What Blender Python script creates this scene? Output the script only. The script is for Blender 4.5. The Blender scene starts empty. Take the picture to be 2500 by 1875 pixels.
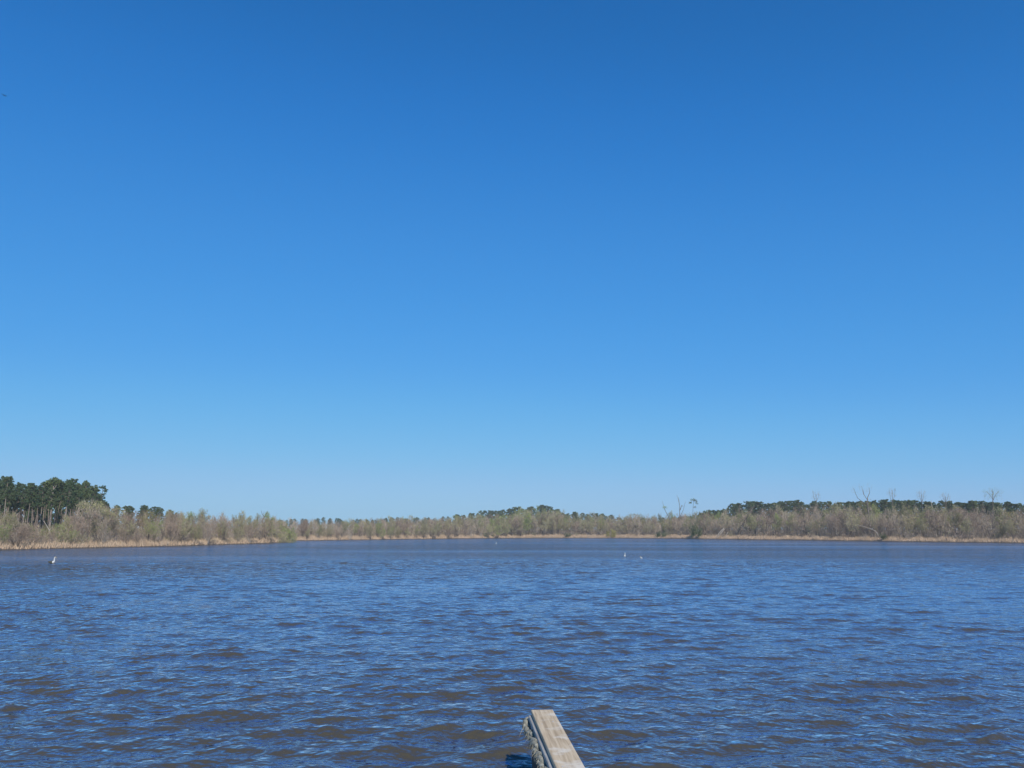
import bpy, math, random
import numpy as np
from mathutils import Vector

S = bpy.context.scene
COL = S.collection
rng = np.random.default_rng(11)
random.seed(11)

# ------------------------------------------------------------------ camera
FPX, CX, CY, HORIZON, CAM_H = 1900.0, 1250.0, 937.5, 1302.0, 2.0   # photograph pixels (2500 wide)
PITCH = math.atan((HORIZON - CY) / FPX)
cam_d = bpy.data.cameras.new('camera')
cam_d.sensor_fit = 'HORIZONTAL'
cam_d.angle_x = 2 * math.atan(CX / FPX)
cam_d.clip_start, cam_d.clip_end = 0.05, 20000
cam = bpy.data.objects.new('camera', cam_d)
COL.objects.link(cam)
cam.location = (0, 0, CAM_H)
cam.rotation_euler = (math.pi / 2 + PITCH, 0, 0)
S.camera = cam

# ------------------------------------------------------------------ sky and sun
SUN_EL, SUN_AZ = math.radians(36), math.radians(166)      # azimuth clockwise from +Y (the view)
world = bpy.data.worlds.new('World')
S.world = world
world.use_nodes = True
wn, wl = world.node_tree.nodes, world.node_tree.links
wn.clear()
sky = wn.new('ShaderNodeTexSky')
sky.sky_type = 'NISHITA'
sky.sun_disc = False
sky.sun_elevation, sky.sun_rotation = SUN_EL, SUN_AZ
sky.altitude, sky.air_density, sky.dust_density, sky.ozone_density = 0, 1.0, 0.1, 4.0
# the photograph's colour response, applied to the whole sky alike: deeper blue, softer towards the horizon
scl = wn.new('ShaderNodeVectorMath'); scl.operation = 'SCALE'; scl.inputs['Scale'].default_value = 0.10
crv = wn.new('ShaderNodeRGBCurve')
lin = lambda v: ((v / 255 + .055) / 1.055) ** 2.4 if v > 10 else v / 255 / 12.92
SKY_CURVES = [[(lin(p), lin(q)) for p, q in pts] for pts in (
    [(0, 0), (60, 24), (78, 33), (88, 43), (102.5, 59), (120, 72), (138.6, 86), (156, 102), (181, 122), (216, 146), (255, 152)],
    [(0, 0), (80, 78), (105, 105), (118, 121), (135.6, 138), (156, 152), (178, 165), (196, 177), (219, 188), (243, 197), (255, 204)],
    [(0, 0), (110, 140), (144, 178), (160, 200), (179, 215), (200, 226), (220, 233), (232, 235), (255, 237)])]
for ci, pts in enumerate(SKY_CURVES):
    cv = crv.mapping.curves[ci]
    cv.points[0].location, cv.points[1].location = pts[0], pts[-1]
    for p_ in pts[1:-1]: cv.points.new(*p_)
    for p_ in cv.points: p_.handle_type = 'AUTO_CLAMPED'
crv.mapping.update()
bgn = wn.new('ShaderNodeBackground')
bgn.inputs['Strength'].default_value = 1.0     # the sky is already scaled by 0.10
wo = wn.new('ShaderNodeOutputWorld')
wl.new(sky.outputs[0], scl.inputs[0])
wl.new(scl.outputs[0], crv.inputs['Color'])
wl.new(crv.outputs[0], bgn.inputs['Color'])
wl.new(bgn.outputs[0], wo.inputs['Surface'])

sd = bpy.data.lights.new('sun', 'SUN')
sd.energy, sd.angle, sd.color = 4.4, math.radians(0.53), (1.0, 0.94, 0.84)
sun = bpy.data.objects.new('sun', sd)
COL.objects.link(sun)
sun_dir = Vector((math.sin(SUN_AZ) * math.cos(SUN_EL), math.cos(SUN_AZ) * math.cos(SUN_EL), math.sin(SUN_EL)))
sun.rotation_euler = sun_dir.to_track_quat('Z', 'Y').to_euler()
sun.location = sun_dir * 50

vs = S.view_settings
vs.view_transform, vs.look, vs.exposure, vs.gamma = 'Standard', 'None', 0.0, 1.0
S.cycles.use_denoising = True
S.cycles.max_bounces = 6
S.cycles.transparent_max_bounces = 4

# ------------------------------------------------------------------ pixel helpers
cp, sp = math.cos(PITCH), math.sin(PITCH)
def ray(x, y):
    a, b = (x - CX) / FPX, (CY - y) / FPX
    return np.array([a, cp - b * sp, sp + b * cp])
def on_plane(x, y, z):
    d = ray(x, y)
    t = (z - CAM_H) / d[2]
    return np.array([d[0] * t, d[1] * t, z])
def azim(x):
    d = ray(x, HORIZON)
    return math.atan2(d[0], d[1])
def at_range(x, y, r):
    d = ray(x, y)
    t = r / math.hypot(d[0], d[1])
    return np.array([d[0] * t, d[1] * t, CAM_H + d[2] * t])
def px_of_az(th):
    return CX + FPX * math.tan(th) / cp

# ------------------------------------------------------------------ mesh helpers
def raw_mesh(name, V, tris=None, quads=None, mats=(), midx=None, smooth=False):
    V = np.asarray(V, np.float32)
    tris = np.zeros((0, 3), np.int32) if tris is None else np.asarray(tris, np.int32).reshape(-1, 3)
    quads = np.zeros((0, 4), np.int32) if quads is None else np.asarray(quads, np.int32).reshape(-1, 4)
    me = bpy.data.meshes.new(name)
    nt, nq = len(tris), len(quads)
    me.vertices.add(len(V)); me.vertices.foreach_set('co', V.ravel())
    me.loops.add(nt * 3 + nq * 4)
    me.loops.foreach_set('vertex_index', np.concatenate([tris.ravel(), quads.ravel()]).astype(np.int32))
    me.polygons.add(nt + nq)
    starts = np.concatenate([np.arange(nt) * 3, nt * 3 + np.arange(nq) * 4]).astype(np.int32)
    me.polygons.foreach_set('loop_start', starts)
    if midx is not None: me.polygons.foreach_set('material_index', np.asarray(midx, np.int32))
    me.polygons.foreach_set('use_smooth', np.full(nt + nq, smooth))
    me.update(calc_edges=True)
    me.validate()
    for m in mats: me.materials.append(m)
    return me

class MB:
    """collects tubes, strips, boxes; build() gives ONE mesh"""
    def __init__(s): s.V, s.T, s.Q, s.tm, s.qm, s.n = [], [], [], [], [], 0
    def add(s, V, T=None, Q=None, m=0):
        V = np.asarray(V, float).reshape(-1, 3)
        if T is not None and len(T):
            T = np.asarray(T, int) + s.n; s.T.append(T); s.tm += [m] * len(T)
        if Q is not None and len(Q):
            Q = np.asarray(Q, int) + s.n; s.Q.append(Q); s.qm += [m] * len(Q)
        s.V.append(V); s.n += len(V)
    def tube(s, P, R, sides=5, m=0, cap=True, squash=1.0):
        P = np.asarray(P, float); n = len(P)
        R = np.broadcast_to(np.asarray(R, float), (n,))
        T = np.gradient(P, axis=0); T /= np.linalg.norm(T, axis=1)[:, None] + 1e-9
        ref = np.array([0, 0, 1.0]) if abs(T[0][2]) < .9 else np.array([1.0, 0, 0])
        u = np.cross(T[0], ref); u /= np.linalg.norm(u)
        a = np.arange(sides) / sides * 2 * math.pi
        rings = []
        for i in range(n):
            u = u - T[i] * np.dot(u, T[i]); u /= np.linalg.norm(u) + 1e-9
            v = np.cross(T[i], u)
            rings.append(P[i] + R[i] * (np.cos(a)[:, None] * u * squash + np.sin(a)[:, None] * v))
        Q = []
        for i in range(n - 1):
            for k in range(sides):
                Q.append((i * sides + k, i * sides + (k + 1) % sides, (i + 1) * sides + (k + 1) % sides, (i + 1) * sides + k))
        V = np.concatenate(rings); Tt = []
        if cap:
            c0, c1 = len(V), len(V) + 1
            V = np.concatenate([V, P[:1], P[-1:]])
            for k in range(sides):
                Tt.append((c0, (k + 1) % sides, k))
                Tt.append((c1, (n - 1) * sides + k, (n - 1) * sides + (k + 1) % sides))
        s.add(V, Tt, Q, m)
    def blades(s, P0, P1, w, m=0, r=rng):
        """thin triangles, base width w, pointed at P1"""
        P0, P1 = np.asarray(P0, float), np.asarray(P1, float)
        d = P1 - P0
        sd_ = np.cross(d, r.normal(size=d.shape)); sd_ /= np.linalg.norm(sd_, axis=1)[:, None] + 1e-9
        sd_ *= (np.broadcast_to(w, (len(d),))[:, None]) * .5
        V = np.stack([P0 - sd_, P0 + sd_, P1], 1).reshape(-1, 3)
        s.add(V, np.arange(len(V)).reshape(-1, 3), None, m)
    def leaves(s, C, size, m=0, r=rng, flat=0.0):
        C = np.asarray(C, float); n = len(C)
        a = r.normal(size=(n, 3)); a[:, 2] *= 1 - flat; a /= np.linalg.norm(a, axis=1)[:, None]
        b = np.cross(a, r.normal(size=(n, 3))); b /= np.linalg.norm(b, axis=1)[:, None]
        sz = np.broadcast_to(size, (n,))[:, None]
        V = np.stack([C - a * sz * .5 - b * sz * .25, C - a * sz * .5 + b * sz * .25, C + a * sz * .6], 1).reshape(-1, 3)
        s.add(V, np.arange(len(V)).reshape(-1, 3), None, m)
    def box(s, lo, hi, bev=0.0, m=0):
        """box with chamfered long (y) edges"""
        x0, y0, z0 = lo; x1, y1, z1 = hi; b = bev
        if b <= 0:
            prof = [(x0, z0), (x1, z0), (x1, z1), (x0, z1)]
        else:
            prof = [(x0 + b, z0), (x1 - b, z0), (x1, z0 + b), (x1, z1 - b), (x1 - b * .35, z1 - b * .35), (x1 - b, z1), (x0 + b, z1), (x0 + b * .35, z1 - b * .35), (x0, z1 - b), (x0, z0 + b)]
        k = len(prof)
        V = [(p[0], y0, p[1]) for p in prof] + [(p[0], y1, p[1]) for p in prof]
        cx, cz = (x0 + x1) / 2, (z0 + z1) / 2
        V += [(cx, y0, cz), (cx, y1, cz)]
        Q = [(k + i, k + (i + 1) % k, (i + 1) % k, i) for i in range(k)]
        T = [(2 * k, i, (i + 1) % k) for i in range(k)] + [(2 * k + 1, k + (i + 1) % k, k + i) for i in range(k)]
        s.add(V, T, Q, m)
    def mesh(s, name, mats, smooth=False):
        T = np.concatenate(s.T) if s.T else None
        Q = np.concatenate(s.Q) if s.Q else None
        return raw_mesh(name, np.concatenate(s.V), T, Q, mats, s.tm + s.qm, smooth)

def obj(name, me, parent=None, loc=(0, 0, 0)):
    o = bpy.data.objects.new(name, me)
    COL.objects.link(o)
    o.location = loc
    if parent is not None: o.parent = parent
    return o
def tag(o, label, cat, group=None):
    o['label'], o['category'] = label, cat
    if group: o['group'] = group
    return o
def thing(name, label, cat, loc=(0, 0, 0), group=None):
    o = obj(name, None, None, loc)
    o.empty_display_size = .3
    return tag(o, label, cat, group)

# ------------------------------------------------------------------ materials
def new_mat(name):
    m = bpy.data.materials.new(name); m.use_nodes = True
    nt = m.node_tree
    return m, nt.nodes, nt.links, nt.nodes['Principled BSDF']
def veg_mat(name, c1, c2, rough=.85, noise=3.0, amt=.5, trans=0.0):
    """two colours mixed by a per-object random value and a noise in object space"""
    m, n, l, b = new_mat(name)
    oi = n.new('ShaderNodeObjectInfo')
    tc = n.new('ShaderNodeTexCoord')
    nz = n.new('ShaderNodeTexNoise'); nz.inputs['Scale'].default_value = noise; nz.inputs['Detail'].default_value = 3
    l.new(tc.outputs['Object'], nz.inputs['Vector'])
    mx = n.new('ShaderNodeMath'); mx.operation = 'MULTIPLY_ADD'
    l.new(nz.outputs['Fac'], mx.inputs[0]); mx.inputs[1].default_value = amt * 1.6; mx.inputs[2].default_value = -.8 * amt
    ad = n.new('ShaderNodeMath'); ad.operation = 'ADD'; ad.use_clamp = True
    l.new(oi.outputs['Random'], ad.inputs[0]); l.new(mx.outputs[0], ad.inputs[1])
    mix = n.new('ShaderNodeMix'); mix.data_type = 'RGBA'
    l.new(ad.outputs[0], mix.inputs['Factor'])
    mix.inputs['A'].default_value = (*c1, 1); mix.inputs['B'].default_value = (*c2, 1)
    l.new(mix.outputs['Result'], b.inputs['Base Color'])
    b.inputs['Roughness'].default_value = rough
    b.inputs['Specular IOR Level'].default_value = .2
    if trans > 0:
        tr = n.new('ShaderNodeBsdfTranslucent'); l.new(mix.outputs['Result'], tr.inputs['Color'])
        ms = n.new('ShaderNodeMixShader'); ms.inputs[0].default_value = trans
        l.new(b.outputs[0], ms.inputs[1]); l.new(tr.outputs[0], ms.inputs[2])
        l.new(ms.outputs[0], n['Material Output'].inputs['Surface'])
    return m
M = {}
M['twig'] = veg_mat('twig_bark', (.25, .197, .147), (.395, .33, .255), noise=1.2)
M['twig_red'] = veg_mat('twig_bark_reddish', (.25, .185, .14), (.35, .27, .205), noise=1.2)
M['bark'] = veg_mat('tree_bark', (.085, .07, .057), (.20, .175, .15), noise=2.0)
M['pale_bark'] = veg_mat('bleached_bark', (.30, .26, .22), (.40, .36, .31), noise=2.5)
M['pine_bark'] = veg_mat('pine_bark', (.16, .125, .10), (.29, .235, .20), noise=1.5)
M['needle'] = veg_mat('pine_needles', (.064, .106, .054), (.13, .17, .075), noise=.6, amt=.7, trans=.15)
M['needle_far'] = veg_mat('far_pine_needles', (.072, .108, .055), (.12, .155, .07), noise=.5, amt=.7, trans=.15)
M['bud'] = veg_mat('pale_buds', (.30, .325, .12), (.43, .42, .19), noise=1.0, trans=.3)
M['leaf'] = veg_mat('spring_leaves', (.19, .29, .06), (.32, .39, .10), noise=1.0, trans=.3)
M['yellow'] = veg_mat('yellow_green_leaves', (.30, .31, .05), (.40, .36, .08), noise=1.0, trans=.3)
M['evergreen'] = veg_mat('evergreen_leaves', (.035, .07, .025), (.08, .13, .04), noise=1.5, trans=.2)
M['dry_grass'] = veg_mat('dry_grass', (.44, .32, .215), (.57, .445, .32), noise=.35, amt=1.0)
M['pale_reed'] = veg_mat('pale_reeds', (.50, .42, .28), (.58, .50, .34), noise=.5, amt=1.0)

def ground_material():
    m, n, l, b = new_mat('lake_bank_soil')
    g = n.new('ShaderNodeNewGeometry')
    sx = n.new('ShaderNodeSeparateXYZ'); l.new(g.outputs['Position'], sx.inputs[0])
    nz = n.new('ShaderNodeTexNoise'); nz.inputs['Scale'].default_value = .25; nz.inputs['Detail'].default_value = 6
    l.new(g.outputs['Position'], nz.inputs['Vector'])
    r1 = n.new('ShaderNodeValToRGB'); l.new(nz.outputs['Fac'], r1.inputs[0])
    e = r1.color_ramp.elements
    e[0].position, e[0].color = .3, (.13, .095, .065, 1); e[1].position, e[1].color = .7, (.34, .25, .175, 1)
    r2 = n.new('ShaderNodeValToRGB')      # wet mud along the waterline
    mr = n.new('ShaderNodeMapRange'); mr.inputs['From Min'].default_value = -.05; mr.inputs['From Max'].default_value = .5
    l.new(sx.outputs['Z'], mr.inputs['Value']); l.new(mr.outputs[0], r2.inputs[0])
    r2.color_ramp.elements[0].position, r2.color_ramp.elements[0].color = .15, (.3, .3, .3, 1)
    r2.color_ramp.elements[1].position, r2.color_ramp.elements[1].color = .5, (1, 1, 1, 1)
    mx = n.new('ShaderNodeMix'); mx.data_type = 'RGBA'; mx.blend_type = 'MULTIPLY'; mx.inputs['Factor'].default_value = 1
    l.new(r1.outputs[0], mx.inputs['A']); l.new(r2.outputs[0], mx.inputs['B'])
    l.new(mx.outputs['Result'], b.inputs['Base Color'])
    b.inputs['Roughness'].default_value = .95
    return m

def water_material():
    m, n, l, b = new_mat('muddy_lake_water')
    g = n.new('ShaderNodeNewGeometry')
    def math_(op, a, c=None, clamp=False):
        q = n.new('ShaderNodeMath'); q.operation = op; q.use_clamp = clamp
        for i, v in enumerate((a, c)):
            if v is None: continue
            if isinstance(v, (int, float)): q.inputs[i].default_value = v
            else: l.new(v, q.inputs[i])
        return q.outputs[0]
    def height(scale, off, detail, stretch, rot):
        mp = n.new('ShaderNodeMapping'); mp.vector_type = 'POINT'
        ad = n.new('ShaderNodeVectorMath'); ad.operation = 'ADD'
        l.new(g.outputs['Position'], ad.inputs[0]); ad.inputs[1].default_value = off
        l.new(ad.outputs[0], mp.inputs['Vector'])
        mp.inputs['Rotation'].default_value = (0, 0, rot); mp.inputs['Scale'].default_value = (scale / stretch, scale, 0)
        t = n.new('ShaderNodeTexNoise'); t.noise_dimensions = '2D'
        t.inputs['Scale'].default_value = 1; t.inputs['Detail'].default_value = detail; t.inputs['Roughness'].default_value = .5
        l.new(mp.outputs[0], t.inputs['Vector'])
        return t.outputs['Fac']
    def slopes(scale, detail, stretch, rot, eps):
        h0, hx, hy = [height(scale, o, detail, stretch, rot) for o in ((0, 0, 0), (eps, 0, 0), (0, eps, 0))]
        return (math_('DIVIDE', math_('SUBTRACT', hx, h0), eps), math_('DIVIDE', math_('SUBTRACT', hy, h0), eps))
    # gusts: long patches where the small ripples stand up more or less
    gust = height(.055, (0, 0, 0), 3, 3.5, -.1)
    gm = n.new('ShaderNodeMapRange'); gm.inputs['From Min'].default_value = .3; gm.inputs['From Max'].default_value = .7
    gm.inputs['To Min'].default_value = .55; gm.inputs['To Max'].default_value = 1.4
    l.new(gust, gm.inputs['Value'])
    ln = n.new('ShaderNodeVectorMath'); ln.operation = 'LENGTH'; l.new(g.outputs['Position'], ln.inputs[0])
    fw = n.new('ShaderNodeMapRange'); fw.interpolation_type = 'SMOOTHSTEP'     # beyond the modelled waves the ripples carry the chop
    fw.inputs['From Min'].default_value = 14; fw.inputs['From Max'].default_value = 62
    l.new(ln.outputs['Value'], fw.inputs['Value'])
    sx1, sy1 = slopes(6.0, 2, 1.15, .3, .012)      # small ripples
    sx2, sy2 = slopes(1.7, 2, 1.5, .25, .05)       # chop
    A1, A2 = .040, .19
    k1 = math_('MULTIPLY', gm.outputs[0], A1)
    k2 = math_('MULTIPLY', math_('MULTIPLY', gm.outputs[0], fw.outputs[0]), A2)
    nx = math_('ADD', math_('MULTIPLY', sx1, k1), math_('MULTIPLY', sx2, k2))
    ny = math_('ADD', math_('MULTIPLY', sy1, k1), math_('MULTIPLY', sy2, k2))
    # wind from the far shore: the steep lee faces lean towards the pier, the long backs hide behind the crests
    ny = math_('ADD', ny, math_('MULTIPLY', math_('MULTIPLY', gm.outputs[0], fw.outputs[0]), .14))
    cb = n.new('ShaderNodeCombineXYZ')
    l.new(math_('MULTIPLY', nx, -1.0), cb.inputs[0]); l.new(math_('MULTIPLY', ny, -1.0), cb.inputs[1])
    ad = n.new('ShaderNodeVectorMath'); ad.operation = 'ADD'
    l.new(g.outputs['Normal'], ad.inputs[0]); l.new(cb.outputs[0], ad.inputs[1])
    no = n.new('ShaderNodeVectorMath'); no.operation = 'NORMALIZE'; l.new(ad.outputs[0], no.inputs[0])
    # cloudy brown water below, a slightly blue mirror of the sky on top, shared out by the Fresnel law
    df = n.new('ShaderNodeBsdfDiffuse'); df.inputs['Color'].default_value = (.070, .060, .034, 1)
    gl = n.new('ShaderNodeBsdfGlossy'); gl.inputs['Color'].default_value = (.78, .85, 1.0, 1); gl.inputs['Roughness'].default_value = .04
    fr = n.new('ShaderNodeFresnel'); fr.inputs['IOR'].default_value = 1.5
    for q in (df, gl, fr): l.new(no.outputs[0], q.inputs['Normal'])
    ms = n.new('ShaderNodeMixShader')
    l.new(math_('MULTIPLY', fr.outputs[0], 1.2, True), ms.inputs[0])
    l.new(df.outputs[0], ms.inputs[1]); l.new(gl.outputs[0], ms.inputs[2])
    l.new(ms.outputs[0], n['Material Output'].inputs['Surface'])
    n.remove(b)
    return m
M['ground'] = ground_material()
M['water'] = water_material()

# ------------------------------------------------------------------ shoreline and ground
SHORE_PX = [(0, 1343), (200, 1338.5), (400, 1334), (600, 1328), (676, 1325.5), (692, 1320.5), (900, 1317.8), (1100, 1315),
            (1300, 1313.4), (1450, 1313.4), (1600, 1314.4), (1800, 1316.8), (2050, 1320), (2300, 1323.5), (2500, 1326)]
st, sr = [], []
for x, y in SHORE_PX:
    p = on_plane(x, y, 0)
    st.append(math.atan2(p[0], p[1])); sr.append(math.hypot(p[0], p[1]))
st = [-math.pi, -2.2, -1.3, -.9] + st + [.9, 1.3, 2.2, math.pi]
sr = [14, 22, 48, 70] + sr + [140, 90, 26, 14]
def shore_r(th):
    th = np.asarray(th, float)
    base = np.interp(th, st, sr)
    return base * (1 + .006 * np.sin(th * 37 + 1) + .004 * np.sin(th * 91 + 2.2) + .002 * np.sin(th * 233))
BANK_T = [-math.pi, azim(0), azim(600), azim(690), azim(1200), azim(1600), azim(2050), azim(2500), math.pi]
BANK_H = [.5, .5, .6, .8, 1.25, 1.2, .75, .6, .5]
def ground_z(th, r):
    th, r = np.asarray(th, float), np.asarray(r, float)
    t = r - shore_r(th)
    B = np.interp(th, BANK_T, BANK_H)
    up = B * (1 - np.exp(-np.maximum(t, 0) / 3.5)) + np.clip(t, 0, 150) * .012 + np.clip(t - 150, 0, 1500) * .006
    up += .12 * np.sin(r * .9 + th * 60) * np.sin(th * 140 + r * .3) * np.clip(t / 4, 0, 1)
    return np.where(t > 0, up, np.maximum(-2.5, t * .12))

def polar_sheet(name, th, R_rows, zfun, mat, smooth):
    nth, nr = len(th), len(R_rows)
    TT, RR = np.meshgrid(th, R_rows)
    X, Y, Z = zfun(TT, RR)
    V = np.stack([X, Y, Z], -1).reshape(-1, 3)
    i = np.arange((nr - 1) * nth).reshape(nr - 1, nth)
    a, b_ = i, np.roll(i, -1, axis=1)
    Q = np.stack([a, b_, b_ + nth, a + nth], -1).reshape(-1, 4)
    return raw_mesh(name, V, None, Q, [mat], None, smooth)

th_g = np.concatenate([np.linspace(-math.pi, -.75, 60, endpoint=False), np.linspace(-.75, .75, 420, endpoint=False), np.linspace(.75, math.pi, 60, endpoint=False)])
u = np.concatenate([np.linspace(-1, -.02, 6), np.linspace(0, 1, 60) ** 2.2])
def gz(TT, RR):
    s = shore_r(TT)
    # RR is a 0..1 style parameter: bed below the shore radius, then outward to the horizon
    r = np.where(RR < 0, s * (1 + RR * .97), s - 1.5 + 1100 * np.maximum(RR, 0) ** 1.35)
    return r * np.sin(TT), r * np.cos(TT), ground_z(TT, r)
g = obj('ground', polar_sheet('ground', th_g, u, gz, M['ground'], True)); g['kind'] = 'structure'

# ------------------------------------------------------------------ water with modelled waves
def water():
    th = np.concatenate([np.linspace(-math.pi, -.78, 50, endpoint=False), np.linspace(-.78, .78, 800, endpoint=False), np.linspace(.78, math.pi, 50, endpoint=False)])
    rows = [.4]
    while rows[-1] < 470:
        r = rows[-1]
        rows.append(r + (.12 if r < 4 else max(.034, r * .0036) if r < 62 else r * .0085))
    rows = np.array(rows)
    dr = np.gradient(rows)
    wr = np.random.default_rng(5)
    N = 96
    Ls = np.exp(wr.uniform(math.log(.15), math.log(2.6), N))
    w = np.exp(-.5 * ((np.log(Ls) - math.log(.52)) / .72) ** 2)
    steep = w / math.sqrt(np.sum(w * w) / 2) * math.sqrt(.0134)       # mean square slope
    amp = steep * Ls / (2 * math.pi)
    k = 2 * math.pi / Ls
    ang = math.radians(-90 + 14) + wr.normal(size=N) * np.radians(28 + 12 * np.clip(np.log(.6 / Ls), 0, 2))
    ph = wr.uniform(0, 2 * math.pi, N)
    def f(TT, RR):
        X, Y = RR * np.sin(TT), RR * np.cos(TT)
        dth = np.where(np.abs(TT) < .78, .00195, .047)
        grp = 1 + .28 * np.sin(.8 * X + .55 * Y + .7) * np.sin(.23 * X - .9 * Y) + .25 * np.sin(.17 * X + .31 * Y + 2) * np.sin(.41 * Y - .11 * X + 1)
        Z = np.zeros_like(X); DX = np.zeros_like(X); DY = np.zeros_like(X)
        sp_r = np.broadcast_to(dr[:, None], X.shape)
        spc = np.maximum(sp_r, RR * dth * .7)
        for i in range(N):
            att = np.clip((Ls[i] / spc - 2.2) / 2.5, 0, 1)
            cx_, sy_ = math.cos(ang[i]), math.sin(ang[i])
            a = k[i] * (X * cx_ + Y * sy_) + ph[i]
            A = amp[i] * att * grp
            Z += A * np.cos(a)
            q = .75 * A * np.sin(a)
            DX -= q * cx_; DY -= q * sy_
        calm = np.clip((shore_r(TT) - RR) / 12, .1, 1)
        return X + DX * calm, Y + DY * calm, Z * calm
    return polar_sheet('water', th, rows, f, M['water'], True)
wobj = obj('water', water()); wobj['kind'] = 'structure'

# ------------------------------------------------------------------ dry grass fringe (uncountable)
def fringe(name, label_mat, n, th0, th1, t0, t1, h0, h1, wid, seed):
    r_ = np.random.default_rng(seed)
    # spread evenly by metres of shore, not by angle
    ths = np.linspace(th0, th1, 4000); s = shore_r(ths)
    x, y = s * np.sin(ths), s * np.cos(ths)
    cum = np.concatenate([[0], np.cumsum(np.hypot(np.diff(x), np.diff(y)))])
    t = np.interp(r_.uniform(0, cum[-1], n), cum, ths)
    clump = .5 + .5 * np.sin(t * 400) * np.sin(t * 173 + 1)
    r = shore_r(t) + t0 + (t1 - t0) * r_.uniform(0, 1, n) ** 1.2
    P0 = np.stack([r * np.sin(t), r * np.cos(t), ground_z(t, r) - .03], 1)
    h = r_.uniform(h0, h1, n) * (.6 + .6 * clump)
    P1 = P0 + np.stack([r_.normal(0, .3, n) * h, r_.normal(0, .3, n) * h, h], 1)
    mb = MB(); mb.blades(P0, P1, r_.uniform(wid * .6, wid * 1.4, n), 0, r_)
    o = obj(name, mb.mesh(name, [label_mat])); o['kind'] = 'stuff'
    return o
fringe('dry_grass', M['dry_grass'], 90000, -.72, .72, .3, 9, .3, .9, .075, 21)
o = fringe('pale_reeds', M['pale_reed'], 2600, azim(515), azim(612), 3.5, 6.5, .3, .65, .08, 22)

# ------------------------------------------------------------------ tree builders (prototype meshes, 10 m tall)
def grow(r_, p, d, L, R, lvl, maxl, prm, segs):
    n = 5 if lvl == 0 else (4 if lvl == 1 else 3 if lvl == 2 else 2)
    pts, rad = [p], [R]
    d = d / np.linalg.norm(d)
    for i in range(n):
        d = d + r_.normal(0, prm['wander'] * (1 if lvl else .6), 3) + np.array([0, 0, prm['up'] * (.25 if lvl == 0 else 1)])
        d /= np.linalg.norm(d)
        p = p + d * L / n
        pts.append(p); rad.append(R * (1 - (.72 if lvl < 2 else .6) * (i + 1) / n))
    segs.append((lvl, np.array(pts), np.array(rad)))
    if lvl >= maxl: return
    nc = prm['kids'][lvl]
    for c in range(nc):
        f = r_.uniform(prm['from'][lvl], 1.0) if c else .97
        q = f * n; i = min(int(q), n - 1); w = q - i
        bp = pts[i] * (1 - w) + pts[i + 1] * w
        br = rad[i] * (1 - w) + rad[i + 1] * w
        dd = pts[i + 1] - pts[i]; dd /= np.linalg.norm(dd)
        side = r_.normal(size=3); side -= dd * np.dot(side, dd); side /= np.linalg.norm(side)
        ang = math.radians(r_.uniform(*prm['ang']))
        nd = dd * math.cos(ang) + side * math.sin(ang)
        grow(r_, bp, nd, L * r_.uniform(*prm['len']) * (1.15 - .45 * f), max(br * .62, .012), lvl + 1, maxl, prm, segs)

def broadleaf(seed, stems, spread, leafmat=None, nleaf=0, leafsize=.16, twig='twig', bark='bark', tw=.055, kids=(10, 8, 6), H=10.0, lowleaf=.25, ang=(22, 50), up=.12):
    """returns (trunk mesh, crown mesh), tallest point scaled to H"""
    r_ = np.random.default_rng(seed)
    prm = dict(wander=.11, up=up, kids=kids, ang=ang, len=(.42, .62))
    prm['from'] = (.1, .12, .1)
    segs = []
    for s_ in range(stems):
        a = r_.uniform(0, 6.28); tilt = math.radians(r_.uniform(.2, 1) * spread)
        d = np.array([math.cos(a) * math.sin(tilt), math.sin(a) * math.sin(tilt), math.cos(tilt)])
        grow(r_, np.array([r_.normal(0, .12 * (stems > 1)), r_.normal(0, .12 * (stems > 1)), -.25]), d, r_.uniform(5.2, 7.4), r_.uniform(.10, .17) / stems ** .3, 0, 3, prm, segs)
    zmax = max(s_[1][:, 2].max() for s_ in segs); k = H / zmax
    tr, cr = MB(), MB()
    P0, P1, W, tipz = [], [], [], []
    for lvl, P, R in segs:
        P = P * k
        if lvl == 0: tr.tube(P, np.maximum(R, .03), 6)
        elif lvl == 1: tr.tube(P, np.maximum(R, .022), 4, cap=False)
        else:
            P0 += list(P[:-1]); P1 += list(P[1:] + (P[1:] - P[:-1]) * .12)
            W += [tw * (1.25 if lvl == 2 else .85)] * (len(P) - 1)
    P0, P1 = np.array(P0), np.array(P1)
    cr.blades(P0, P1, np.array(W), 0, r_)
    mats = [M[twig]]
    if nleaf:
        i = r_.integers(0, len(P0), nleaf * 2); f = r_.uniform(0, 1, nleaf * 2)[:, None]
        C = P0[i] * (1 - f) + P1[i] * f + r_.normal(0, .12, (nleaf * 2, 3))
        C = C[C[:, 2] > H * lowleaf][:nleaf]
        cr.leaves(C, r_.uniform(.6, 1.4, len(C)) * leafsize, 1, r_)
        mats.append(M[leafmat])
    return tr.mesh('trunk', [M[bark]], True), cr.mesh('crown', mats)

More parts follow.
